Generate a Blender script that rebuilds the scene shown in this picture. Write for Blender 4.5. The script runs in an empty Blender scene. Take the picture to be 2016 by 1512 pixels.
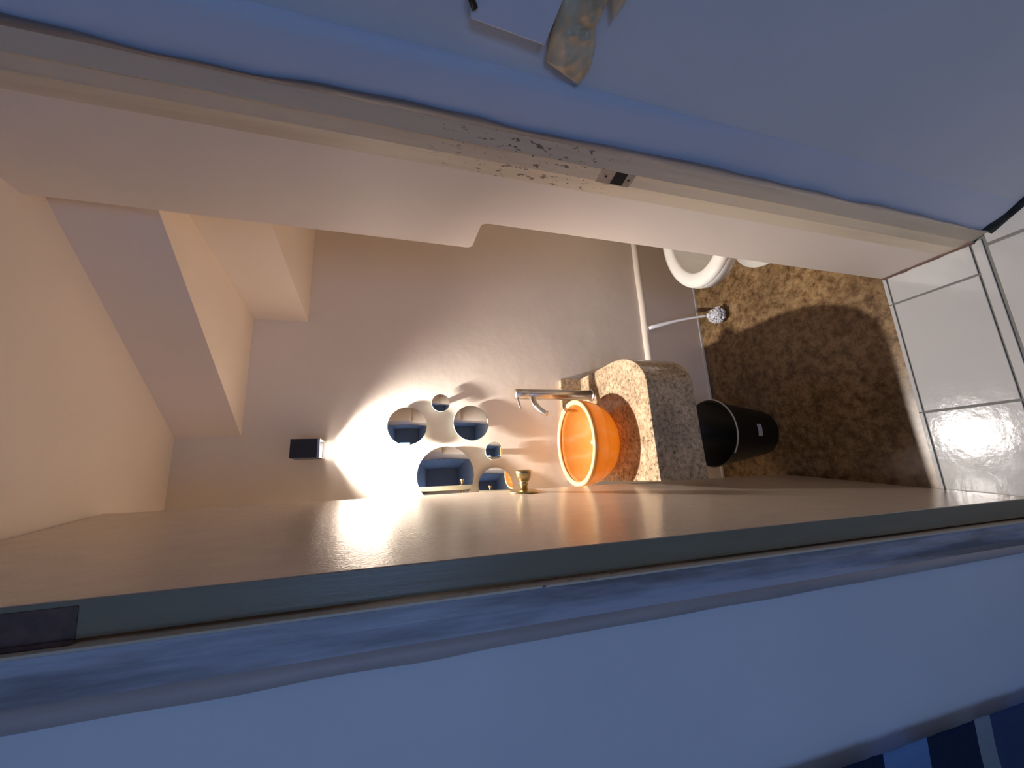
import bpy, bmesh, math, random
from mathutils import Vector, Matrix, noise

random.seed(4)
sc = bpy.context.scene
C = sc.collection

# ------------------------------------------------------------------ camera
H = 1.44                                   # eye height over the tiled floor
f_px = 780.0                               # wide phone lens, image taken as 2016 x 1512
right = Vector((0.9737224, -0.2267872, 0.0207907))
down = Vector((-0.0456806, -0.2839344, -0.9577549))
fwd = Vector((0.2231098, 0.9316377, -0.2868331))
cam_d = bpy.data.cameras.new('camera')
cam_d.sensor_fit = 'HORIZONTAL'
cam_d.sensor_width = 36.0
cam_d.lens = 36.0 * f_px / 2016.0
cam_d.clip_start = 0.01
cam = bpy.data.objects.new('camera', cam_d)
C.objects.link(cam)
# the photograph was shot with the phone on its side: world up is image left
m = Matrix((down, right, -fwd)).transposed().to_4x4()
m.translation = Vector((0, 0, H))
cam.matrix_world = m
sc.camera = cam

# ------------------------------------------------------------------ colour, world, window light
sc.view_settings.view_transform = 'Standard'
sc.view_settings.look = 'None'
sc.view_settings.gamma = 1.0
sc.view_settings.use_curve_mapping = False
sc.view_settings.exposure = 0.0

w = bpy.data.worlds.new('dusk')
sc.world = w
w.use_nodes = True
w.node_tree.nodes['Background'].inputs[0].default_value = (0.10, 0.19, 0.45, 1)
w.node_tree.nodes['Background'].inputs[1].default_value = 0.1

def area_light(name, loc, rot, sx, sy, power, col):
    d = bpy.data.lights.new(name, 'AREA')
    d.shape = 'RECTANGLE'; d.size = sx; d.size_y = sy; d.energy = power; d.color = col
    o = bpy.data.objects.new(name, d); C.objects.link(o)
    o.location = loc; o.rotation_euler = rot
    return o
# dusk light falling through the corridor window behind the camera
area_light('window_daylight', (-0.95, -2.62, 1.5), (math.radians(90), 0, 0), 1.05, 1.15, 22.5, (0.29, 0.48, 0.95))

LAMP_POWER = 104.0
LAMP_COL = (1.0, 0.93, 0.87)

# ------------------------------------------------------------------ materials
def mk(name):
    ma = bpy.data.materials.new(name); ma.use_nodes = True
    nt = ma.node_tree
    return ma, nt, nt.nodes['Principled BSDF']

def N(nt, kind, **kw):
    n = nt.nodes.new(kind)
    for k, v in kw.items():
        if k in n.inputs: n.inputs[k].default_value = v
        else: setattr(n, k, v)
    return n

def coords(nt, scale=(1, 1, 1)):
    tc = N(nt, 'ShaderNodeTexCoord'); mp = N(nt, 'ShaderNodeMapping')
    mp.inputs['Scale'].default_value = scale
    nt.links.new(tc.outputs['Object'], mp.inputs['Vector'])
    return mp.outputs[0]

def ramp(nt, fac, stops, interp='LINEAR'):
    r = N(nt, 'ShaderNodeValToRGB'); r.color_ramp.interpolation = interp
    e = r.color_ramp.elements
    while len(e) < len(stops): e.new(0.5)
    for i, (p, c) in enumerate(stops):
        e[i].position = p; e[i].color = (c[0], c[1], c[2], 1)
    nt.links.new(fac, r.inputs[0])
    return r.outputs[0]

def bump(nt, b, height, strength, dist=0.01):
    bn = N(nt, 'ShaderNodeBump', Strength=strength, Distance=dist)
    nt.links.new(height, bn.inputs['Height']); nt.links.new(bn.outputs[0], b.inputs['Normal'])

def simple(name, col, rough=0.5, metal=0.0, var=0.06, nscale=18, bstr=0.0, stretch=(1, 1, 1), spec=0.5):
    ma, nt, b = mk(name)
    v = coords(nt, stretch)
    n = N(nt, 'ShaderNodeTexNoise', Scale=nscale, Detail=4.0, Roughness=0.6)
    nt.links.new(v, n.inputs['Vector'])
    lo = [c * (1 - var) for c in col]; hi = [min(1, c * (1 + var)) for c in col]
    nt.links.new(ramp(nt, n.outputs[0], [(0.3, lo), (0.7, hi)]), b.inputs['Base Color'])
    b.inputs['Roughness'].default_value = rough; b.inputs['Metallic'].default_value = metal
    b.inputs['Specular IOR Level'].default_value = spec
    if bstr: bump(nt, b, n.outputs[0], bstr)
    return ma

def plaster(name, col, rough, bscale=7, bstr=0.25, spec=0.5, dist=0.02):
    """painted plaster: nearly even paint over softly wavy, lightly scratched plaster"""
    ma, nt, b = mk(name)
    v = coords(nt)
    n1 = N(nt, 'ShaderNodeTexNoise', Scale=bscale, Detail=5.0, Roughness=0.55)
    n2 = N(nt, 'ShaderNodeTexNoise', Scale=3.0, Detail=2.0)
    nt.links.new(v, n1.inputs['Vector']); nt.links.new(v, n2.inputs['Vector'])
    nt.links.new(ramp(nt, n2.outputs[0], [(0.3, [c * .96 for c in col]), (0.7, [min(1, c * 1.03) for c in col])]), b.inputs['Base Color'])
    b.inputs['Roughness'].default_value = rough
    b.inputs['Specular IOR Level'].default_value = spec
    bump(nt, b, n1.outputs[0], bstr, dist)
    return ma

def worn(name, col, dark, lo=0.55, hi=0.7, scale=14, stretch=(1, 1, .12), rough=0.45, spots=None):
    """old paint with drawn-out dirty streaks, optionally small chips"""
    ma, nt, b = mk(name)
    n = N(nt, 'ShaderNodeTexNoise', Scale=scale, Detail=6.0, Roughness=0.65)
    nt.links.new(coords(nt, stretch), n.inputs['Vector'])
    c = ramp(nt, n.outputs[0], [(lo, col), (hi, dark)])
    if spots:                                  # chips: (scale, threshold, colour, [z range rubbed bare])
        sn = N(nt, 'ShaderNodeTexNoise', Scale=spots[0], Detail=3.0, Roughness=0.7)
        nt.links.new(coords(nt, (1, 1, .45)), sn.inputs['Vector'])
        fac = ramp(nt, sn.outputs[0], [(spots[1], (0, 0, 0)), (spots[1] + .03, (1, 1, 1))])
        if len(spots) > 3:
            zs = N(nt, 'ShaderNodeSeparateXYZ'); nt.links.new(coords(nt, (1, 1, 1 / 2.2)), zs.inputs[0])
            z0, z1 = (q / 2.2 for q in spots[3])
            mk_ = ramp(nt, zs.outputs[2], [(z0 - .04, (0, 0, 0)), (z0 + .01, (1, 1, 1)), (z1 - .03, (1, 1, 1)), (z1 + .05, (0, 0, 0))])
            mul = N(nt, 'ShaderNodeMath', operation='MULTIPLY'); nt.links.new(fac, mul.inputs[0]); nt.links.new(mk_, mul.inputs[1]); fac = mul.outputs[0]
        mx = N(nt, 'ShaderNodeMixRGB'); nt.links.new(fac, mx.inputs[0]); nt.links.new(c, mx.inputs[1])
        mx.inputs[2].default_value = (*spots[2], 1); c = mx.outputs[0]
    nt.links.new(c, b.inputs['Base Color'])
    b.inputs['Roughness'].default_value = rough
    bump(nt, b, n.outputs[0], 0.15, 0.01)
    return ma

def granite(name, base, mid, dark, scale, rough=0.2, drift=1.0):
    ma, nt, b = mk(name)
    v = coords(nt, (1, 1, 1))
    a = N(nt, 'ShaderNodeTexNoise', Scale=scale, Detail=8.0, Roughness=0.78, Distortion=0.15)
    s = N(nt, 'ShaderNodeTexVoronoi', Scale=scale * 1.7)
    big = N(nt, 'ShaderNodeTexNoise', Scale=scale * .16 * drift, Detail=4.0, Roughness=0.6)
    for n in (a, s, big): nt.links.new(v, n.inputs['Vector'])
    c1 = ramp(nt, a.outputs[0], [(0.36, dark), (0.47, mid), (0.60, base)])
    c2 = ramp(nt, big.outputs[0], [(0.35, [x * .62 for x in base]), (0.62, base)])
    mx = N(nt, 'ShaderNodeMixRGB', blend_type='MULTIPLY'); mx.inputs[0].default_value = 0.75
    nt.links.new(c1, mx.inputs[1]); nt.links.new(ramp(nt, big.outputs[0], [(0.35, (.5, .48, .46)), (0.65, (1, 1, 1))]), mx.inputs[2])
    fac = ramp(nt, s.outputs['Distance'], [(0.10, (1, 1, 1)), (0.22, (0, 0, 0))])
    m2 = N(nt, 'ShaderNodeMixRGB'); m2.inputs[2].default_value = (*dark, 1)
    mu = N(nt, 'ShaderNodeMath', operation='MULTIPLY'); mu.inputs[1].default_value = 0.55
    nt.links.new(fac, mu.inputs[0]); nt.links.new(mu.outputs[0], m2.inputs[0]); nt.links.new(mx.outputs[0], m2.inputs[1])
    nt.links.new(m2.outputs[0], b.inputs['Base Color'])
    b.inputs['Roughness'].default_value = rough
    return ma

M = {}
M['bath_wall'] = plaster('cream_bath_paint', (.89, .78, .665), .38, 9, .10)
M['reveal'] = plaster('cream_reveal_paint', (.82, .70, .605), .5, 4, .1)
M['soffit'] = plaster('cream_soffit_paint', (.95, .80, .66), .6, 5, .1)
M['hall_wall'] = plaster('white_corridor_paint', (.78, .79, .81), .6, 6, .12)
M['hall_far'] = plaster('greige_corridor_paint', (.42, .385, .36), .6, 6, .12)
M['hall_floor_dark'] = simple('dark_grout', (.16, .155, .14), .8)
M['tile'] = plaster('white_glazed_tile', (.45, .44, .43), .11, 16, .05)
M['floor_granite'] = granite('brown_granite', (.36, .24, .12), (.21, .122, .052), (.075, .037, .016), 30, .3)
M['granite'] = granite('speckled_granite', (.66, .515, .345), (.45, .33, .205), (.10, .07, .045), 75, .16)
M['jamb'] = worn('worn_beige_jamb', (.72, .60, .45), (.56, .46, .33), .45, .7, 14, (1, 1, .08), .45, (110, .60, (.20, .15, .11), (1.10, 1.32)))
M['casing'] = worn('grimy_lilac_casing', (.52, .52, .58), (.22, .20, .20), .47, .62, 11, (1, 1, .10), .4, (45, .70, (.03, .03, .035)))
M['casing_edge'] = worn('smudged_grey_edge', (.58, .49, .45), (.40, .34, .32), .4, .65, 9, (1, 1, .1), .5)
M['arris'] = worn('scuffed_grey_arris', (.30, .28, .29), (.16, .15, .16), .42, .62, 9, (1, 1, .1), .5)
M['plaster_band'] = plaster('patched_plaster', (.72, .76, .86), .5, 5, .1)
M['door'] = None
M['black_metal'] = simple('black_powder_coat', (.028, .028, .034), .35)
M['steel'] = simple('brushed_steel', (.60, .565, .52), .36, 1.0, .04, 60, .04, (1, 1, .05))
M['brass'] = simple('aged_brass', (.50, .385, .19), .33, 1.0, .1, 30)
M['ceramic'] = simple('white_ceramic', (.80, .77, .71), .08, 0, .02)
M['white_plastic'] = simple('white_plastic', (.78, .77, .80), .35, 0, .03)
M['black_plastic'] = simple('black_plastic', (.004, .004, .004), .5, 0, .1)
M['grey_plastic'] = simple('pale_grey_plastic', (.55, .53, .50), .45, 0, .05)
M['sticker'] = simple('grey_paper_sticker', (.55, .52, .50), .6, 0, .3, 130)
M['brown_hinge'] = simple('rusty_hinge_metal', (.13, .075, .06), .6, .1, .3, 60)
M['panel_white'] = simple('white_card', (.74, .76, .84), .6, 0, .03)
M['dark_hole'] = simple('dark_latch_hole', (.006, .006, .008), .7)
M['strike'] = simple('dull_nickel', (.50, .47, .45), .35, .8, .2, 120)
M['dirt'] = simple('black_mould', (.035, .04, .035), .9, 0, .5, 40)
M['window_frame'] = simple('white_window_paint', (.7, .7, .7), .5)

# door paint: greyish olive gloss with brush waviness
ma, nt, b = mk('gloss_door_paint')
n1 = N(nt, 'ShaderNodeTexNoise', Scale=26.0, Detail=4.0, Roughness=.6)
nt.links.new(coords(nt, (1, 1, .5)), n1.inputs['Vector'])
n2 = N(nt, 'ShaderNodeTexNoise', Scale=150.0, Detail=2.0)
nt.links.new(coords(nt, (1, .12, 1)), n2.inputs['Vector'])
nt.links.new(ramp(nt, n1.outputs[0], [(.3, (.53, .43, .335)), (.7, (.58, .47, .365))]), b.inputs['Base Color'])
b.inputs['Roughness'].default_value = .22; b.inputs['Specular IOR Level'].default_value = .5
ad = N(nt, 'ShaderNodeMath', operation='ADD'); nt.links.new(n1.outputs[0], ad.inputs[0]); nt.links.new(n2.outputs[0], ad.inputs[1])
bump(nt, b, ad.outputs[0], .05, .01)
M['door'] = ma
M['door_edge'] = worn('dull_door_edge', (.27, .225, .14), (.20, .165, .105), .45, .7, 14, (1, 1, .08), .35)

# mirror glass
ma, nt, b = mk('mirror_glass')
n = N(nt, 'ShaderNodeTexNoise', Scale=30.0)
nt.links.new(ramp(nt, n.outputs[0], [(.3, (.80, .83, .84)), (.7, (.82, .85, .86))]), b.inputs['Base Color'])
b.inputs['Metallic'].default_value = 1; b.inputs['Roughness'].default_value = .015
M['mirror'] = ma
M['mirror_edge'] = simple('pale_green_glass_edge', (.70, .82, .76), .15, 0, .03)

# translucent orange resin of the basin
ma, nt, b = mk('orange_resin')
v = coords(nt, (1, 1, 1))
wv = N(nt, 'ShaderNodeTexWave', Scale=3.2, Distortion=7.0, Detail=2.0)
wv.inputs['Detail Scale'].default_value = 1.4
nt.links.new(v, wv.inputs['Vector'])
col = ramp(nt, wv.outputs[0], [(.0, (1.0, .50, .13)), (.85, (1.0, .55, .16)), (1.0, (1.0, .64, .26))])  # paler swirls put reflected streaks into the colour along with marbling
tr = N(nt, 'ShaderNodeBsdfTranslucent'); df = N(nt, 'ShaderNodeBsdfDiffuse'); gl = N(nt, 'ShaderNodeBsdfGlossy', Roughness=.08)
tr.inputs[0].default_value = (1.0, .52, .03, 1)
nt.links.new(col, df.inputs[0])
mx = N(nt, 'ShaderNodeMixShader'); mx.inputs[0].default_value = .64
nt.links.new(df.outputs[0], mx.inputs[1]); nt.links.new(tr.outputs[0], mx.inputs[2])
mx2 = N(nt, 'ShaderNodeMixShader'); fr = N(nt, 'ShaderNodeFresnel', IOR=1.4)
nt.links.new(fr.outputs[0], mx2.inputs[0]); nt.links.new(mx.outputs[0], mx2.inputs[1]); nt.links.new(gl.outputs[0], mx2.inputs[2])
nt.links.new(mx2.outputs[0], nt.nodes['Material Output'].inputs[0])
nt.nodes.remove(b)
M['resin'] = ma
M['resin_rim'] = simple('pale_resin_rim', (.86, .54, .27), .12, 0, .02)

# thin yellowed cellophane
ma, nt, b = mk('yellowed_cellophane')
n = N(nt, 'ShaderNodeTexNoise', Scale=22.0, Detail=3.0)
nt.links.new(coords(nt), n.inputs['Vector'])
nt.links.new(ramp(nt, n.outputs[0], [(.3, (.60, .45, .26)), (.7, (.84, .68, .44))]), b.inputs['Base Color'])
b.inputs['Roughness'].default_value = .22; b.inputs['Specular IOR Level'].default_value = .4; b.inputs['Alpha'].default_value = .98
M['bag'] = ma

# glass of the corridor window
ma, nt, b = mk('window_glass')
tp = N(nt, 'ShaderNodeBsdfTransparent'); gg = N(nt, 'ShaderNodeBsdfGlossy', Roughness=.02); mxx = N(nt, 'ShaderNodeMixShader'); mxx.inputs[0].default_value = .06
nt.links.new(tp.outputs[0], mxx.inputs[1]); nt.links.new(gg.outputs[0], mxx.inputs[2]); nt.links.new(mxx.outputs[0], nt.nodes['Material Output'].inputs[0])
nt.nodes.remove(b)
M['glass'] = ma

# lit bulb
ma, nt, b = mk('lit_bulb')
b.inputs['Base Color'].default_value = (1, 1, 1, 1)
b.inputs['Emission Color'].default_value = (1, .95, .88, 1); b.inputs['Emission Strength'].default_value = 60
M['bulb'] = ma

# striped towel, colours woven in bands along its height (object z in metres)
ma, nt, b = mk('striped_towel')
tc = N(nt, 'ShaderNodeTexCoord'); sp = N(nt, 'ShaderNodeSeparateXYZ'); nt.links.new(tc.outputs['Object'], sp.inputs[0])
mr = N(nt, 'ShaderNodeMapRange'); mr.inputs['From Min'].default_value = .1; mr.inputs['From Max'].default_value = 1.2
nt.links.new(sp.outputs[2], mr.inputs[0])
navy, mid, light, grey = (.03, .05, .12), (.10, .14, .28), (.30, .50, .80), (.50, .56, .60)
def zz(z): return max(.002, (1.44 - 1.098 * (1.44 - z)) - .1) / 1.1
stops = [(0, grey), (zz(.27), navy), (zz(.37), light), (zz(.435 - .01), mid), (zz(.522), grey), (zz(.561), navy), (zz(.675), light), (zz(.771), navy), (zz(.88), grey), (zz(.92), mid), (zz(1.0), light), (zz(1.1), navy)]
nt.links.new(ramp(nt, mr.outputs[0], stops, 'CONSTANT'), b.inputs['Base Color'])
b.inputs['Roughness'].default_value = .95
tn = N(nt, 'ShaderNodeTexNoise', Scale=260.0, Detail=2.0); nt.links.new(tc.outputs['Object'], tn.inputs['Vector'])
bump(nt, b, tn.outputs[0], .5, .004)
M['towel'] = ma

# ------------------------------------------------------------------ geometry helpers
def link(name, me, mat, parent=None):
    o = bpy.data.objects.new(name, me); C.objects.link(o)
    if mat: me.materials.append(M[mat])
    if parent: o.parent = parent
    return o

def from_bm(name, bm, mat, parent=None, smooth=False, bevel=0, origin=None):
    if origin is not None:
        bmesh.ops.translate(bm, verts=bm.verts, vec=-Vector(origin))
    bmesh.ops.recalc_face_normals(bm, faces=bm.faces)
    if bevel: bmesh.ops.bevel(bm, geom=list(bm.edges), offset=bevel, segments=2, profile=.5, affect='EDGES')
    me = bpy.data.meshes.new(name); bm.to_mesh(me); bm.free()
    if smooth:
        for p in me.polygons: p.use_smooth = True
    o = link(name, me, mat, parent)
    if origin is not None: o.location = origin
    return o

def tag(o, label, cat, group=None, kind=None):
    o['label'] = label; o['category'] = cat
    if group: o['group'] = group
    if kind: o['kind'] = kind
    return o

def thing(name, label, cat, loc=(0, 0, 0), rot=(0, 0, 0), group=None, kind=None):
    o = bpy.data.objects.new(name, None); C.objects.link(o); o.empty_display_size = .05
    o.location = loc; o.rotation_euler = rot
    return tag(o, label, cat, group, kind)

def add_box(bm, x0, x1, y0, y1, z0, z1):
    vs = [bm.verts.new(p) for p in ((x0, y0, z0), (x1, y0, z0), (x1, y1, z0), (x0, y1, z0), (x0, y0, z1), (x1, y0, z1), (x1, y1, z1), (x0, y1, z1))]
    for f in ((0, 1, 2, 3), (4, 5, 6, 7), (0, 1, 5, 4), (1, 2, 6, 5), (2, 3, 7, 6), (3, 0, 4, 7)):
        bm.faces.new([vs[i] for i in f])

def box(name, x0, x1, y0, y1, z0, z1, mat, parent=None, bevel=0):
    bm = bmesh.new(); add_box(bm, x0, x1, y0, y1, z0, z1)
    return from_bm(name, bm, mat, parent, bevel=bevel)

def add_prism(bm, pts, z0, z1):
    lo = [bm.verts.new((p[0], p[1], z0)) for p in pts]; hi = [bm.verts.new((p[0], p[1], z1)) for p in pts]
    bm.faces.new(lo); bm.faces.new(hi)
    n = len(pts)
    for i in range(n): bm.faces.new((lo[i], lo[(i + 1) % n], hi[(i + 1) % n], hi[i]))

def prism(name, pts, z0, z1, mat, parent=None, bevel=0):
    bm = bmesh.new(); add_prism(bm, pts, z0, z1)
    return from_bm(name, bm, mat, parent, bevel=bevel)

def add_lathe(bm, prof, seg=40, ax=None):
    """prof: (radius, height); revolved round z, then turned by matrix ax"""
    rings = []
    for r, z in prof:
        if r < 1e-6: rings.append([bm.verts.new((0, 0, z))])
        else: rings.append([bm.verts.new((r * math.cos(2 * math.pi * i / seg), r * math.sin(2 * math.pi * i / seg), z)) for i in range(seg)])
    for a, c in zip(rings, rings[1:]):
        for i in range(seg):
            j = (i + 1) % seg
            if len(a) == 1 and len(c) == 1: continue
            if len(a) == 1: bm.faces.new((a[0], c[i], c[j]))
            elif len(c) == 1: bm.faces.new((a[i], a[j], c[0]))
            else: bm.faces.new((a[i], a[j], c[j], c[i]))
    if ax is not None:
        vs = [v for r in rings for v in r]
        bmesh.ops.transform(bm, matrix=ax, verts=vs)

def lathe(name, prof, mat, parent=None, seg=40, ax=None):
    bm = bmesh.new(); add_lathe(bm, prof, seg, ax)
    return from_bm(name, bm, mat, parent, smooth=True)

def add_tube(bm, path, radii, seg=14, cap=True):
    path = [Vector(p) for p in path]
    if not isinstance(radii, (list, tuple)): radii = [radii] * len(path)
    rings = []; prev = None
    for i, p in enumerate(path):
        t = (path[min(i + 1, len(path) - 1)] - path[max(i - 1, 0)]).normalized()
        if prev is None:
            u = t.orthogonal().normalized()
        else:
            u = (prev - t * prev.dot(t)).normalized()
        prev = u; v = t.cross(u)
        rings.append([bm.verts.new(p + radii[i] * (u * math.cos(2 * math.pi * k / seg) + v * math.sin(2 * math.pi * k / seg))) for k in range(seg)])
    for a, c in zip(rings, rings[1:]):
        for k in range(seg): bm.faces.new((a[k], a[(k + 1) % seg], c[(k + 1) % seg], c[k]))
    if cap: bm.faces.new(rings[0]); bm.faces.new(rings[-1])

def tube(name, path, radii, mat, parent=None, seg=14):
    bm = bmesh.new(); add_tube(bm, path, radii, seg)
    return from_bm(name, bm, mat, parent, smooth=True)

def struct(o, label, cat): return tag(o, label, cat, kind='structure')

# ------------------------------------------------------------------ the small washroom
YB = 1.492          # face of the back wall
XR, XL = 1.42, -0.34
ZS = (2.092, 1.911, 1.739)   # undersides of the three winder steps overhead

# floors
fl = struct(box('floor', XL - .1, XR + .1, .743, YB + .1, -.06, 0, 'floor_granite'), 'brown mottled granite slab floor of the washroom', 'floor')
tf = struct(box('floor.001', -2.0, 2.0, -2.7, .7425, -.06, -.0035, 'hall_floor_dark'), 'white tiled floor with dark grout at the doorway and corridor', 'floor')
def tile(x0, x1, y0, y1, g=.0028):
    o = box('tile', x0 + g, x1 - g, y0 + g, y1 - g, -.02, 0, 'tile', tf, bevel=.0012)
    return o
xs = [-.541, -.211, .119, .448, .536]
tile(-.541, -.18, .733, .7455, .0012)
for a, c in ((-.18, .119), (.119, .448), (.448, .536)): tile(a, c, .733, .7455, .0012)
for a, c in zip(xs, xs[1:]): tile(a, c, .5435, .733)
for a, c in ((-.6, .119), (.119, .536)): tile(a, c, .522, .5425, .0006)
gx = [.516 - .33 * i for i in range(-2, 8)][::-1]
gy = [.519 - .33 * i for i in range(0, 10)]
for a, c in zip(gx, gx[1:]):
    for d, e in zip(gy[1:], gy): tile(a, c, d, e, .004)

# walls of the washroom
wb = struct(box('wall_back', XL - .1, XR + .1, YB, YB + .1, 0, 2.6, 'bath_wall'), 'cream painted back wall of the washroom carrying lamp and mirrors', 'wall')
struct(box('wall_left', XL - .1, XL, .70, YB, 0, 2.6, 'bath_wall'), 'cream painted washroom wall behind the open door', 'wall')
struct(box('wall_right', XR, XR + .1, .70, YB, 0, 2.6, 'bath_wall'), 'cream painted washroom wall behind the toilet', 'wall')

# front wall right of the doorway: thick above, notched back below
def front_wall_right():
    bm = bmesh.new()
    # profile in (y, z), extruded along x
    y0 = .575
    pr = [(y0, 0), (.741, 0), (.741, 1.245)]
    for k in range(1, 6):                       # small cove under the thicker part
        a = math.radians(90 * k / 5)
        pr.append((.741 + .012 * (1 - math.cos(a)), 1.245 + .018 * math.sin(a)))
    pr += [(.828, 1.266)]
    for k in range(1, 6):
        a = math.radians(90 * k / 5)
        pr.append((.828 + .014 * math.sin(a), 1.266 + .014 * (1 - math.cos(a))))
    pr += [(.842, 2.6), (y0, 2.6)]
    lo = [bm.verts.new((.536, y, z)) for y, z in pr]; hi = [bm.verts.new((XR + .1, y, z)) for y, z in pr]
    bm.faces.new(lo); bm.faces.new(hi)
    n = len(pr)
    for i in range(n): bm.faces.new((lo[i], lo[(i + 1) % n], hi[(i + 1) % n], hi[i]))
    return from_bm('wall_front_right', bm, 'reveal')
struct(front_wall_right(), 'plain cream doorway reveal with a notched inner edge', 'wall')
struct(box('wall_front_left', -2.0, -.2, .56, .70, 0, 2.6, 'hall_wall'), 'blue-lit white corridor wall beside the door hinges', 'wall')
struct(box('wall_front_top', -.2, .575, .575, .842, 2.13, 2.6, 'hall_wall'), 'white wall over the doorway', 'wall')

# stepped ceiling: undersides of winder steps
cl = struct(thing('ceiling', 'cream stepped underside of winding stairs over the washroom', 'ceiling'), 'cream stepped underside of winding stairs over the washroom', 'ceiling')
r1a, r1b = (.147, YB + .02), (.594, .8425)
r2a, r2b = (.568, YB + .02), (.655, .8425)
prism('step_soffit', [(XL, .70), (.5, .70), (.594, .8425), r1b, r1a, (XL, YB + .02)][:3] + [r1a, (XL, YB + .02)], ZS[0], 2.6, 'soffit', cl)
prism('step_soffit', [r1b, r2b, r2a, r1a], ZS[1], 2.6, 'soffit', cl)
prism('step_soffit', [r2b, (XR, .8425), (XR, YB + .02), r2a], ZS[2], 2.6, 'soffit', cl)

# sloping plaster ledge low on the back wall
def ledge():
    bm = bmesh.new()
    pr = [(0, 0)]
    for k in range(9):
        a = math.radians(-80 + 160 * k / 8)
        pr.append((-.020 * math.cos(a), .0175 + .0175 * math.sin(a) / math.sin(math.radians(80))))
    pr.append((0, .035))
    X = [XL + (XR - XL) * i / 40 for i in range(41)]
    rows = [[bm.verts.new((x, YB + .002 + y * (1 + .12 * noise.noise((x * 9, 1, 0))), .301 + z + .003 * noise.noise((x * 6, 0, 3)))) for y, z in pr] for x in X]
    for a, c in zip(rows, rows[1:]):
        for i in range(len(pr) - 1): bm.faces.new((a[i], a[i + 1], c[i + 1], c[i]))
    bm.faces.new(rows[0]); bm.faces.new(rows[-1])
    return from_bm('trim_1', bm, 'bath_wall', smooth=True)
struct(ledge(), 'rounded cream plaster ledge low along the washroom back wall', 'ledge')
# pale joint between granite floor and back wall
struct(box('baseboard_back', XL, XR, YB - .006, YB + .01, 0, .012, 'ceramic', bevel=.002), 'thin pale joint strip where granite floor meets back wall', 'baseboard')

# ------------------------------------------------------------------ doorway, right side
tj = prism('trim_2', [(.5345, .566), (.5390, .5395), (.5365, .5385), (.546, .511), (.62, .54), (.62, .60), (.536, .60)], 0, 2.13, 'jamb')
struct(tj, 'worn beige door jamb with a latch hole', 'door jamb')
def foot_gap():
    bm = bmesh.new(); rows = []
    for i in range(30):
        y = .535 + .205 * i / 29
        hgt = .002 + .006 * max(0, .35 + noise.noise((y * 40, 2, 7)))
        rows.append([bm.verts.new(p) for p in ((.5325 - hgt * .6, y, .0004), (.5335, y, hgt), (.5365, y, hgt + .002))])
    for a, c in zip(rows, rows[1:]):
        for i in range(2): bm.faces.new((a[i], a[i + 1], c[i + 1], c[i]))
    return from_bm('foot_gap', bm, 'brown_hinge', tj)
foot_gap()
# strike plate let into the jamb, set along the rebate face
def on_band(t, out, z):
    a, c = Vector((.5345, .566)), Vector((.5390, .5395))
    d = (c - a).normalized(); nn = Vector((-d.y, d.x)) * -1
    if nn.x > 0: nn = -nn
    p = a + (c - a) * t + nn * out
    return (p.x, p.y, z)
def band_box(name, t0, t1, o0, o1, z0, z1, mat, parent, bevel=0):
    bm = bmesh.new()
    vs = [bm.verts.new(on_band(t, o, z)) for z in (z0, z1) for o in (o0, o1) for t in (t0, t1)]
    for f in ((0, 1, 3, 2), (4, 5, 7, 6), (0, 1, 5, 4), (2, 3, 7, 6), (0, 2, 6, 4), (1, 3, 7, 5)): bm.faces.new([vs[i] for i in f])
    return from_bm(name, bm, mat, parent, bevel=bevel)
sp_ = band_box('strike_plate', -.05, 1.0, -.004, .0012, 1.012, 1.082, 'strike', tj)
band_box('latch_hole', .02, .97, -.003, .0018, 1.027, 1.052, 'dark_hole', sp_)
for z in (1.019, 1.067):
    p = Vector(on_band(.5, .001, z))
    lathe('screw', [(0, .0008), (.0022, .0006), (.003, 0)], 'dark_hole', sp_, 12, Matrix.Translation(p) @ Vector((-.986, -.167, 0)).to_track_quat('Z', 'Y').to_matrix().to_4x4())

# splayed corridor wall on the right
W0 = Vector((.546, .511)); We = Vector((.4713, -.882)).normalized(); Wn = Vector((-.882, -.4713)).normalized()
def wp(s, z, d=0):
    p = W0 + We * (s * .964) + Wn * d
    return (p.x, p.y, z)
e = W0 + We * 1.25
wr = struct(prism('wall_hall_right', [tuple(W0), tuple(e), (e.x, -2.7), (e.x + .12, -2.7), (e.x + .12, .5), (.70, .575), (.60, .575)], 0, 2.6, 'hall_wall'), 'blue-lit splayed corridor wall beside the latch jamb', 'wall')
# raised strip of smooth plaster next to the jamb, fading out towards the floor
def band():
    bm = bmesh.new()
    S = [0.0005, .01, .03, .06, .078, .0835]; D = [0.0005, .0045, .007, .0075, .0065, 0]
    Z = [2.13 - .1065 * i for i in range(21)]
    rows = []
    for z in Z:
        k = min(1, max(.06, (z - .75) / .55))
        rows.append([bm.verts.new(wp(s + .0012 * noise.noise((s * 30, z * 5, 2)), z, d * k + .0002)) for s, d in zip(S, D)])
    for a, c in zip(rows, rows[1:]):
        for i in range(len(S) - 1): bm.faces.new((a[i], a[i + 1], c[i + 1], c[i]))
    return from_bm('plaster_band', bm, 'plaster_band', wr, smooth=True)
band()
# grimy worn paint line down the arris
def arris():
    bm = bmesh.new()
    rows = []
    for i in range(90):
        z = 2.13 * i / 89
        k = max(0, .5 + 1.1 * noise.noise((z * 2.6, 3.3, 1.0)) + .35 * noise.noise((z * 11, .3, 4)))
        wdt = .004 + .013 * min(1, k)
        rows.append([bm.verts.new(wp(s, z, d)) for s, d in ((-.0008, .0002), (.002, .0035), (wdt * .7, .0085), (wdt, .0082))])
    for a, c in zip(rows, rows[1:]):
        for i in range(3): bm.faces.new((a[i], a[i + 1], c[i + 1], c[i]))
    return from_bm('worn_arris', bm, 'arris', wr, smooth=True)
arris()
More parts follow.
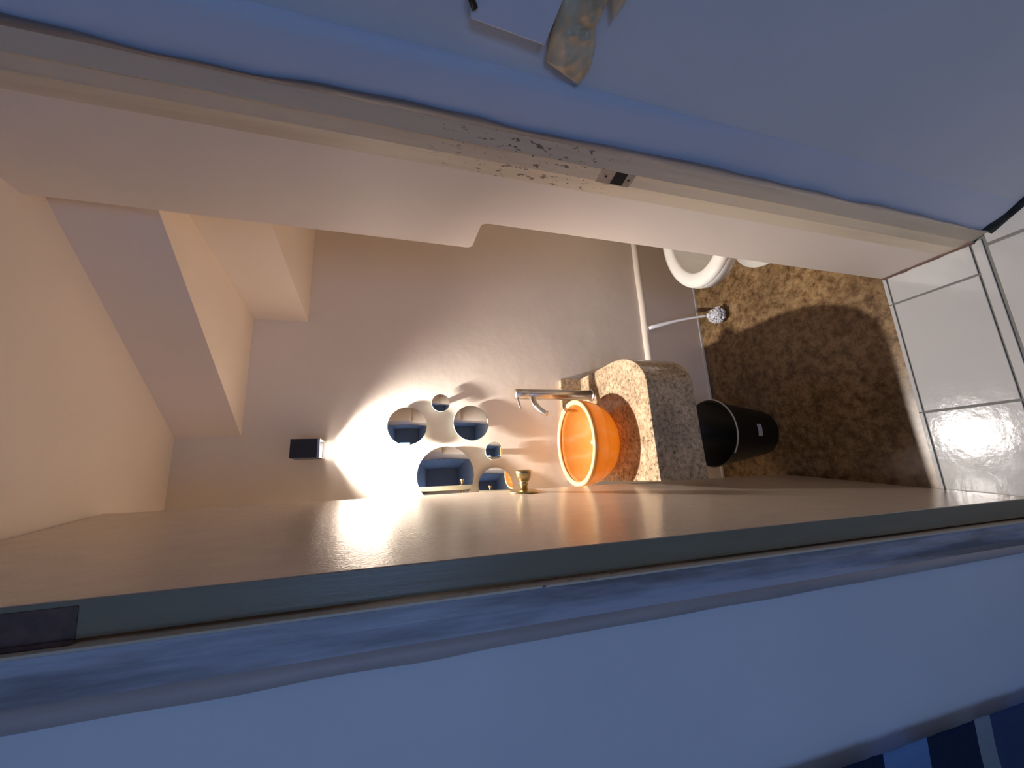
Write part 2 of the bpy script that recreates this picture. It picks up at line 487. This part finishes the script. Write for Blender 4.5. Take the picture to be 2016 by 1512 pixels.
# mouldy foot of that wall
def mould():
    bm = bmesh.new()
    rows = []
    for i in range(26):
        s = .004 + .4 * i / 25
        hgt = .010 + .016 * max(0, noise.noise((s * 22, 1.5, 0)) + .45)
        rows.append([bm.verts.new(wp(s, z, d)) for z, d in ((0.0005, .012), (hgt * .5, .009), (hgt, .0006))])
    for a, c in zip(rows, rows[1:]):
        for i in range(2): bm.faces.new((a[i], a[i + 1], c[i + 1], c[i]))
    return from_bm('mouldy_foot', bm, 'dirt', wr, smooth=True)
mould()

# ------------------------------------------------------------------ doorway, left side
tl = prism('trim_3', [(-.150, .568), (-.150, .560), (-.153, .5555), (-.158, .556), (-.172, .5545), (-.186, .5585), (-.196, .5565), (-.2, .559), (-.2, .70), (-.155, .70), (-.155, .60)], 0, 2.13, 'casing')
struct(tl, 'grimy lilac-grey painted door frame on the hinge side', 'door frame')
def plaster_lip():
    bm = bmesh.new(); rows = []
    for i in range(60):
        z = 2.13 * i / 59
        wdt = .2165 + .0022 * noise.noise((z * 9, 0, 8)) + .0035 * (z - 1.0)
        rows.append([bm.verts.new(p) for p in ((-.195, .5572, z), (-.2, .5525, z), (-wdt + .003, .554, z), (-wdt, .5615, z))])
    for a, c in zip(rows, rows[1:]):
        for i in range(3): bm.faces.new((a[i], a[i + 1], c[i + 1], c[i]))
    return from_bm('plaster_lip', bm, 'casing_edge', tl, smooth=True)
plaster_lip()
box('frame_bead', -.1525, -.1495, .5545, .5665, 0, 2.13, 'jamb', tl)
box('frame_rebate', -.1545, -.1500, .56, .70, 0, 2.13, 'jamb', tl)

# the door, swung inward about 84 degrees
hx, hy = -.107, .572
ux, uy = .062, .618
L = math.hypot(ux, uy); ang = math.atan2(uy, ux)
dr = struct(thing('door_1', 'glossy olive-grey door swung open with brass knob', 'door', (hx, hy, 0), (0, 0, ang)), 'glossy olive-grey door swung open with brass knob', 'door')
# local frame: x along the leaf, -y is the visible face side
TH = .040
leaf = box('door_leaf', 0, L, 0, TH, .012, 2.078, 'door', dr, bevel=.0015)
edge = box('hinge_edge', -.0015, .0006, .001, TH - .001, .014, 2.076, 'door_edge', dr)
box('dark_edge_strip', L - .0006, L + .0012, .001, TH - .001, .014, 2.076, 'door_edge', dr)  # dark plate added so the mirror shows this lit edge dimmer
hg = box('hinge', -.0028, .0004, .006, TH, 1.752, 1.85, 'brown_hinge', dr, bevel=.0006)
tube('knuckle', [(-.004, TH + .003, 1.752), (-.004, TH + .003, 1.85)], .005, 'brown_hinge', hg, 12)
KN = Matrix.Translation((L - .052, 0, 1.068)) @ Matrix.Rotation(math.radians(90), 4, 'X')
kb = lathe('knob', [(0, .004), (.011, .004), (.0105, .018), (.0135, .024), (.0135, .027), (.011, .029), (.017, .034), (.0215, .044), (.0235, .055), (.0235, .060), (.0215, .0625), (0, .0635)], 'brass', dr, 40, KN)
lathe('rosette', [(0, 0), (.0425, 0), (.043, .002), (.040, .0045), (.030, .006), (.015, .0065), (0, .0065)], 'brass', kb, 44, KN)
KB = Matrix.Translation((L - .052, TH, 1.068)) @ Matrix.Rotation(math.radians(-90), 4, 'X')
kb2 = lathe('knob', [(0, .004), (.011, .004), (.0105, .018), (.0135, .024), (.0135, .027), (.011, .029), (.017, .034), (.0215, .044), (.0235, .055), (.0235, .060), (.0215, .0625), (0, .0635)], 'brass', dr, 40, KB)
lathe('rosette', [(0, 0), (.0425, 0), (.043, .002), (.040, .0045), (.030, .006), (.015, .0065), (0, .0065)], 'brass', kb2, 44, KB)

# ------------------------------------------------------------------ corridor shell behind the camera
struct(box('wall_hall_left', -2.1, -2.0, -2.7, .56, 0, 2.6, 'hall_far'), 'white corridor wall at the left', 'wall')
whb = bmesh.new()
wx0, wx1, wz0, wz1 = -1.5, -.4, .9, 2.1
for a in ((-2.1, wx0, 0, 2.6), (wx1, 1.5, 0, 2.6), (wx0, wx1, 0, wz0), (wx0, wx1, wz1, 2.6)):
    add_box(whb, a[0], a[1], -2.6, -2.5, a[2], a[3])
struct(from_bm('wall_hall_back', whb, 'hall_far'), 'white corridor wall with the window opening', 'wall')
struct(box('ceiling.001', -2.1, 1.5, -2.7, .575, 2.6, 2.7, 'hall_wall'), 'white corridor ceiling', 'ceiling')
wn = struct(thing('window_1', 'white framed corridor window with two panes', 'window', (wx0, -2.55, wz0)), 'white framed corridor window with two panes', 'window')
W, Hh = wx1 - wx0, wz1 - wz0
for a in ((0, .05, 0, Hh), (W - .05, W, 0, Hh), (W / 2 - .03, W / 2 + .03, 0, Hh), (.05, W - .05, 0, .05), (.05, W - .05, Hh - .05, Hh)):
    box('window_frame', a[0], a[1], -.025, .025, a[2], a[3], 'window_frame', wn)
for a in ((.05, W / 2 - .03), (W / 2 + .03, W - .05)):
    box('pane', a[0], a[1], -.003, .003, .05, Hh - .05, 'glass', wn)

# ------------------------------------------------------------------ wall lamp
LX, LZ0, LZ1, LY = .1098, 1.661, 1.742, 1.378
ls = thing('wall_sconce', 'small black box wall lamp shining down, above the round mirrors', 'lamp', (0, 0, 0))
hb = bmesh.new(); t = .003; hw = .0295
add_box(hb, LX - hw, LX + hw, LY, LY + t, LZ0, LZ1)
add_box(hb, LX - hw, LX - hw + t, LY + t, YB - .012, LZ0, LZ1)
add_box(hb, LX + hw - t, LX + hw, LY + t, YB - .012, LZ0, LZ1)
add_box(hb, LX - hw + t, LX + hw - t, LY + t, YB - .012, LZ1 - t, LZ1)
from_bm('housing', hb, 'black_metal', ls)
box('back_plate', LX - .028, LX + .028, YB - .0125, YB + .001, LZ0 + .004, LZ1 - .004, 'black_metal', ls)
box('reflector', LX - hw + .0032, LX + hw - .0032, LY + .0035, YB - .0126, LZ0 + .066, LZ0 + .070, 'grey_plastic', ls)
bx_, by_ = LX, LY + .036
lathe('bulb', [(0, LZ0 + .018), (.006, LZ0 + .0185), (.009, LZ0 + .022), (.010, LZ0 + .032), (.008, LZ0 + .0425), (0, LZ0 + .0425)], 'bulb', ls, 24, Matrix.Translation((bx_, by_, .026)))
def rim_frame():
    bm = bmesh.new(); k = .0026
    add_box(bm, LX - hw - .0006, LX + hw + .0006, LY - .0006, LY + k + .001, LZ0 - .003, LZ0 + .004)
    for sx in (-1, 1):
        x = LX + sx * hw
        add_box(bm, min(x, x - sx * (k + .001)), max(x, x - sx * (k + .001)), LY + k + .001, YB - .012, LZ0 - .003, LZ0 + .004)
    return from_bm('chrome_lip', bm, 'steel', ls)
rim_frame()
ld = bpy.data.lights.new('sconce_light', 'SPOT')
ld.energy = LAMP_POWER; ld.color = LAMP_COL; ld.shadow_soft_size = .014
ld.spot_size = math.radians(148); ld.spot_blend = 1.0
lo = bpy.data.objects.new('sconce_light', ld); C.objects.link(lo)
lo.location = (bx_, by_, LZ0 + .027); lo.parent = ls
lo.rotation_euler = (math.radians(-23), 0, 0)   # spot aimed off the wall to lessen the direct light on it

# ------------------------------------------------------------------ round mirrors on stand-offs
def mirror(label, x, z, r, tx=0, tz=0, y=1.472):
    """tx, tz: small turns in degrees, glass facing right (+) and facing down (+)"""
    t = thing('round_mirror', label, 'mirror', (x, y, z), (math.radians(90 - tz), 0, math.radians(tx)), 'round mirrors on the washroom wall')
    lathe('glass', [(0, .0002), (r - .0012, .0002), (r - .0004, -.0002), (r - .0012, -.0026)], 'mirror', t, 72)
    lathe('polished_edge', [(r - .0006, 0), (r, -.0006), (r, -.003), (r - .0012, -.0036), (0, -.0036)], 'mirror_edge', t, 72)
    dist = YB - y
    lathe('spacer', [(r * .3, -.003), (r * .3, -dist - .004), (0, -dist - .004)], 'grey_plastic', t, 24)
    return t
mirror('medium round mirror directly under the wall lamp, topmost of the set', .189, 1.389, .070, 5.5, 0)
mirror('smallest high round mirror at the outer edge of the set beside two medium ones', .274, 1.269, .034, 5.5, 0)
mirror('medium round mirror above the tap, casting a broad shadow', .198, 1.155, .068, 6, 0)
mirror('largest round mirror of the set, reflecting the brass door knob', .010, 1.252, .103, 4.0, 2.0)
mirror('tiny round mirror between the tap-side and door-side medium mirrors', .091, 1.070, .034, 2.0, 0)
mirror('medium round mirror half hidden by the door, level with its knob', -.036, 1.068, .066, 5.0, 0)

# ------------------------------------------------------------------ granite vanity
ZC = .685
van = thing('vanity_counter', 'speckled granite washstand with rounded corner and deep front apron', 'counter', (0, 0, 0))
XA, XB = -.039, .380
def outline(inset=0):
    pts = [(XA + 0, YB), (XA + 0, 1.020 + inset)]
    cx, cy, rx, ry = .255, 1.215, XB - .255 - inset, 1.215 - 1.028 - inset
    pts.append((.12, 1.026 + inset))
    for k in range(15):
        a = math.radians(-90 + 90 * k / 14)
        pts.append((cx + rx * math.cos(a), cy + ry * math.sin(a)))
    pts.append((XB - inset, YB))
    return pts
prism('top_slab', outline(), ZC - .025, ZC, 'granite', van, bevel=.0025)
ob = outline(.001)[1:]
def apron():
    bm = bmesh.new()
    inn = outline(.024)[1:]
    bm2 = []
    n = len(ob)
    z0, z1 = .512, ZC - .0245
    A = [[bm.verts.new((*p, z)) for p in ob] for z in (z0, z1)]
    B = [[bm.verts.new((*p, z)) for p in inn] for z in (z0, z1)]
    for i in range(n - 1):
        bm.faces.new((A[0][i], A[0][i + 1], A[1][i + 1], A[1][i])); bm.faces.new((B[0][i], B[0][i + 1], B[1][i + 1], B[1][i]))
        bm.faces.new((A[0][i], A[0][i + 1], B[0][i + 1], B[0][i])); bm.faces.new((A[1][i], A[1][i + 1], B[1][i + 1], B[1][i]))
    for i in (0, n - 1): bm.faces.new((A[0][i], A[1][i], B[1][i], B[0][i]))
    return from_bm('apron', bm, 'granite', van)
apron()
def backsplash():
    bm = bmesh.new()
    pr = [(XA, ZC - .002), (XB + .001, ZC - .002), (XB + .001, ZC + .083), (XB - .006, ZC + .090), (XA + .006, ZC + .090), (XA, ZC + .083)]
    lo = [bm.verts.new((x, YB - .020, z)) for x, z in pr]; hi = [bm.verts.new((x, YB + .001, z)) for x, z in pr]
    bm.faces.new(lo); bm.faces.new(hi)
    for i in range(6): bm.faces.new((lo[i], lo[(i + 1) % 6], hi[(i + 1) % 6], hi[i]))
    return from_bm('backsplash', bm, 'granite', van, bevel=.001)
backsplash()

# ------------------------------------------------------------------ orange vessel basin
bs = thing('vessel_basin', 'translucent orange round vessel basin standing on the granite', 'basin', (.100, 1.290, ZC))
R, D = .152, .139
prof = [(0, .0), (.045, .0), (.055, .003)]
for k in range(1, 15):
    a = math.radians(12 + 78 * k / 14)
    prof.append((.055 + (R - .055) * math.sin(a) ** 1.0, .003 + (D - .008) * (1 - math.cos(a)) ** 1.05))
prof += [(R - .0015, D - .004), (R - .016, D - .004)]
for k in range(13, -1, -1):
    a = math.radians(8 + 80 * k / 14)
    prof.append((.020 + (R - .018 - .020) * math.sin(a), .014 + (D - .020) * (1 - math.cos(a)) ** 1.05))
prof.append((0, .0135))
lathe('bowl', prof, 'resin', bs, 72)
lathe('rim', [(R - .0012, D - .010), (R - .0002, D - .005), (R - .0012, D - .0012), (R - .004, D + .0004), (R - .009, D + .0008), (R - .014, D - .0002), (R - .0175, D - .004), (R - .0175, D - .007)], 'resin_rim', bs, 72)
lathe('drain', [(0, .0175), (.014, .0170), (.019, .0155), (.020, .013)], 'steel', bs, 28)

# ------------------------------------------------------------------ tap
tp_ = thing('basin_tap', 'tall brushed steel tap with curved spout beside the orange basin', 'tap', (.293, 1.384, ZC))
lathe('base_ring', [(0, 0), (.025, 0), (.025, .004), (.0205, .007), (0, .007)], 'steel', tp_, 36)
lathe('body', [(0, .004), (.0195, .004), (.0195, .268), (.0188, .2695), (.0195, .271), (.0195, .318), (.018, .320), (0, .320)], 'steel', tp_, 36)
dv = Vector((-.90, -.43, 0)).normalized()
path = []
for k in range(11):
    tt = k / 10
    path.append(dv * (.012 + .078 * tt - .004 * tt ** 4) + Vector((0, 0, .252 + .004 * math.sin(tt * 2) - .036 * tt ** 2.2)))
path.append(path[-1] + Vector((0, 0, -.010)) + dv * .002)
tube('spout', path, [.0105] * 10 + [.010, .0098], 'steel', tp_, 18)
lv = [Vector((0, 0, .3135)) + dv * (.012 + .052 * k / 4) + Vector((0, 0, -.004 * k / 4)) for k in range(5)]
tube('lever', lv, [.0046, .0044, .0042, .0042, .0046], 'steel', tp_, 12)

# ------------------------------------------------------------------ bin under the counter
bn = thing('waste_bin', 'round black waste bin with pale rim ring under the counter', 'bin', (.122, 1.268, 0))
lathe('bucket', [(0, 0), (.084, 0), (.088, .004), (.127, .246), (.130, .250), (.1275, .252), (.124, .248), (.085, .010), (0, .010)], 'black_plastic', bn, 48)
def ring():
    bm = bmesh.new(); pth = []
    for k in range(41):
        a = math.radians(-128 + 180 * k / 40)
        pth.append((.1325 * math.cos(a), .1325 * math.sin(a), .250))
    add_tube(bm, pth, .0024, 8)
    return from_bm('rim_wire', bm, 'grey_plastic', bn, smooth=True)
ring()
def bin_sticker():
    bm = bmesh.new(); g = []
    for z in (.103, .128):
        r = .088 + (.127 - .088) * (z - .004) / .242 + .0008
        g.append([bm.verts.new((r * math.cos(math.radians(a)), r * math.sin(math.radians(a)), z)) for a in range(-102, -77, 4)])
    for i in range(len(g[0]) - 1): bm.faces.new((g[0][i], g[0][i + 1], g[1][i + 1], g[1][i]))
    return from_bm('sticker', bm, 'sticker', bn, smooth=True)
bin_sticker()

# ------------------------------------------------------------------ toilet (faces -x, stands behind the thick wall)
tcx, tcy = .90, 1.045
to = thing('toilet', 'white ceramic toilet behind the notched wall', 'toilet', (tcx, tcy, 0))
def loft(bm, secs, seg=56):
    rings = []
    for cx, rx, ry, z, ex in secs:
        rg = []
        for i in range(seg):
            a = 2 * math.pi * i / seg
            c, s = math.cos(a), math.sin(a)
            xx = rx * math.copysign(abs(c) ** ex, c); yy = ry * math.copysign(abs(s) ** ex, s)
            rg.append(bm.verts.new((cx + xx, yy, z)))
        rings.append(rg)
    for a, c in zip(rings, rings[1:]):
        for i in range(seg): bm.faces.new((a[i], a[(i + 1) % seg], c[(i + 1) % seg], c[i]))
    return rings
bm = bmesh.new()
RZ = .372
rg = loft(bm, [(.10, .225, .185, 0, .8), (.10, .225, .185, .018, .8), (.11, .200, .150, .035, .85), (.11, .175, .115, .10, .9), (.09, .180, .115, .17, .95), (.05, .205, .140, .25, 1),
               (.02, .240, .164, .30, 1), (.0, .266, .180, .330, 1), (.0, .268, .182, RZ - .012, 1), (.0, .265, .178, RZ - .001, 1), (.0, .256, .170, RZ, 1), (.0, .222, .138, RZ, 1), (.0, .217, .133, RZ - .006, 1),
               (.0, .220, .136, RZ - .03, 1), (.01, .20, .12, RZ - .10, 1), (.03, .14, .085, RZ - .18, 1), (.05, .06, .045, RZ - .22, 1)])
bm.faces.new(rg[0]); bm.faces.new(rg[-1])
from_bm('bowl', bm, 'ceramic', to, smooth=True)
bm = bmesh.new()
rg = loft(bm, [(0.0, .266, .180, RZ - .010, 1), (.0, .268, .182, RZ + .002, 1), (.0, .264, .178, RZ + .012, 1), (.002, .250, .164, RZ + .018, 1), (.002, .222, .138, RZ + .017, 1), (.002, .213, .129, RZ + .010, 1), (.002, .214, .130, RZ - .002, 1)])
from_bm('seat', bm, 'ceramic', to, smooth=True)
box('cistern', .33, .50, -.19, .19, .36, .72, 'ceramic', to, bevel=.015)
box('cistern_lid', .32, .51, -.20, .20, .718, .75, 'ceramic', to, bevel=.008)
box('neck', .20, .36, -.12, .12, .20, .365, 'ceramic', to, bevel=.02)

# ------------------------------------------------------------------ toilet brush leaning on the back wall
br = thing('toilet_brush', 'white plastic toilet brush leaning on the wall near the toilet', 'brush', (.664, 1.345, 0))
top = Vector((.632 - .664, 1.470 - 1.345, .312)); b0 = Vector((.002, .012, .072))
hp = []
for k in range(13):
    tt = k / 12
    p = b0.lerp(top, tt) + Vector((.006 * math.sin(tt * math.pi), 0, .004 * math.sin(tt * math.pi)))
    hp.append(p)
tube('handle', hp, [.006, .0056, .0054, .0054, .0054, .0056, .006, .0068, .0078, .0088, .0096, .0098, .008], 'white_plastic', br, 12)
lathe('collar', [(0, -.006), (.011, -.006), (.012, 0), (.008, .008), (0, .008)], 'white_plastic', br, 20, Matrix.Translation(b0))
hd = bmesh.new()
rnd = random.Random(2)
ctr = Vector((0, 0, .036))
add_lathe(hd, [(0, -.024), (.016, -.018), (.020, 0), (.015, .022), (.006, .034), (0, .036)], 18, Matrix.Translation(ctr))
for k in range(190):                       # bristle tufts all round the head
    z = rnd.uniform(-.82, .9); a = k * 2.39996
    d = Vector((math.cos(a) * math.sqrt(1 - z * z), math.sin(a) * math.sqrt(1 - z * z), z * .9))
    p0 = ctr + d * .014; p1 = ctr + d * rnd.uniform(.034, .041); p1.z = max(p1.z, .001)
    add_tube(hd, [p0, p1], [.0024, .0034], 5)
hdo = from_bm('bristles', hd, 'white_plastic', br); hdo['kind'] = 'stuff'

# ------------------------------------------------------------------ corridor items at the right
def panel():
    bm = bmesh.new()
    q = ((.129, 1.353), (.123, 1.247), (.280, 1.214), (.286, 1.348))
    lo = [bm.verts.new(wp(s, z, 0.0)) for s, z in q]; hi = [bm.verts.new(wp(s, z, .022)) for s, z in q]
    bm.faces.new(lo); bm.faces.new(hi)
    for i in range(4): bm.faces.new((lo[i], lo[(i + 1) % 4], hi[(i + 1) % 4], hi[i]))
    return from_bm('wall_panel', bm, 'panel_white', None, bevel=.0015)
pn = tag(panel(), 'blank white box panel fixed to the corridor wall above a plastic bag', 'wall panel')
tube('black_strip', [wp(.14, 1.349, .022), wp(.150, 1.356, .024), wp(.18, 1.362, .022), wp(.24, 1.366, .015), wp(.30, 1.367, .006)], .0045, 'black_plastic', pn, 10)  # black tube along the panel's top edge

def bz(z): return 1.44 + .964 * (z - 1.44)
def bag():
    bm = bmesh.new()
    up = [(.089, 1.174), (.095, 1.198), (.105, 1.231), (.14, 1.233), (.176, 1.231), (.21, 1.229), (.25, 1.224), (.29, 1.216)]
    dn = [(.089, 1.170), (.108, 1.158), (.134, 1.160), (.158, 1.168), (.179, 1.164), (.21, 1.155), (.25, 1.146), (.29, 1.136)]
    def interp(tb, u):
        f = u * (len(tb) - 1); i = min(int(f), len(tb) - 2); q = f - i
        return (tb[i][0] * (1 - q) + tb[i + 1][0] * q, tb[i][1] * (1 - q) + tb[i + 1][1] * q)
    nu, nv = 54, 28
    for side in (0, 1):
        g = []
        for i in range(nu + 1):
            u = i / nu; a = interp(dn, u); c = interp(up, u); row = []
            for j in range(nv + 1):
                v = j / nv
                s = a[0] + (c[0] - a[0]) * v; z = a[1] + (c[1] - a[1]) * v
                bulge = math.sqrt(max(0, 1 - (2 * v - 1) ** 2)) * (.25 + .75 * min(1, u * 2.2))
                cr = -abs(noise.noise((s * 34 + z * 12, z * 34 - s * 9, side * 9))) * .016 - abs(noise.noise((s * 75 + z * 60, z * 60, 5 + side))) * .005 + .004
                d = .012 + (bulge * (.016 + cr * 1.6) if side else -bulge * .006)
                row.append(bm.verts.new(wp(s, bz(z), d)))
            g.append(row)
        for i in range(nu):
            for j in range(nv): bm.faces.new((g[i][j], g[i + 1][j], g[i + 1][j + 1], g[i][j + 1]))
    # lower corner of the bag
    g = []
    for i in range(13):
        u = i / 12; row = []
        for j in range(7):
            v = j / 6
            s = .170 + .12 * u; z0 = 1.1455 - .40 * .12 * u; z1 = 1.1470 + .5 * .12 * u
            z = z0 + (z1 - z0) * v
            row.append(bm.verts.new(wp(s, bz(z), .014 + .010 * math.sin(v * math.pi) * min(1, u * 3) + .004 * noise.noise((s * 60, z * 60, 1)))))
        g.append(row)
    for i in range(12):
        for j in range(6): bm.faces.new((g[i][j], g[i + 1][j], g[i + 1][j + 1], g[i][j + 1]))
    bmesh.ops.remove_doubles(bm, verts=bm.verts, dist=.0003)
    return from_bm('plastic_bag', bm, 'bag', None, smooth=True)
tag(bag(), 'crumpled yellowish plastic bag hanging on the corridor wall', 'bag')

# ------------------------------------------------------------------ striped towel on a rail at the left
rl = thing('towel_rail', 'steel towel rail carrying the striped towel on the corridor wall', 'rail', (-.75, .549, 1.185))
tube('bar', [(-.33, 0, 0), (.27, 0, 0)], .007, 'steel', rl, 16)
for x in (-.31, .25):
    tube('bracket', [(x, 0, 0), (x, .013, 0)], .006, 'steel', rl, 12)
def towel():
    bm = bmesh.new()
    nx, nz = 70, 60; xa, xb = -1.03, -.444
    zt = 1.185
    prof = [(.538, .17 + (zt - .17) * i / nz) for i in range(nz + 1)] + [(.5395, zt + .007), (.5445, zt + .0115), (.549, zt + .013), (.5535, zt + .0115), (.5565, zt + .007)] + [(.557, zt - .01 - i * .03) for i in range(20)]
    rows = []
    for i in range(nx + 1):
        u = i / nx; x = xa + (xb - xa) * u; row = []
        for y, z in prof:
            k = min(1, max(0, (1.17 - z) / .3))
            dy = k * (.002 * math.sin(u * 23) + .002 * noise.noise((x * 6, z * 2.5, 0)))
            dx = .0025 * noise.noise((z * 14, u, 0)) + .0012 * noise.noise((z * 60, u, 3)) if u > .97 else 0
            x2 = x + dx if y < .5555 else xa + .03 + (x - xa) * .9
            row.append(bm.verts.new((x2, y + (dy if y < .549 else 0), z)))
        rows.append(row)
    for a, c in zip(rows, rows[1:]):
        for j in range(len(prof) - 1): bm.faces.new((a[j], a[j + 1], c[j + 1], c[j]))
    bmesh.ops.solidify(bm, geom=list(bm.faces), thickness=.003)
    return from_bm('striped_towel', bm, 'towel', None, smooth=True)
tag(towel(), 'blue and grey horizontally striped towel hanging on the corridor wall', 'towel')
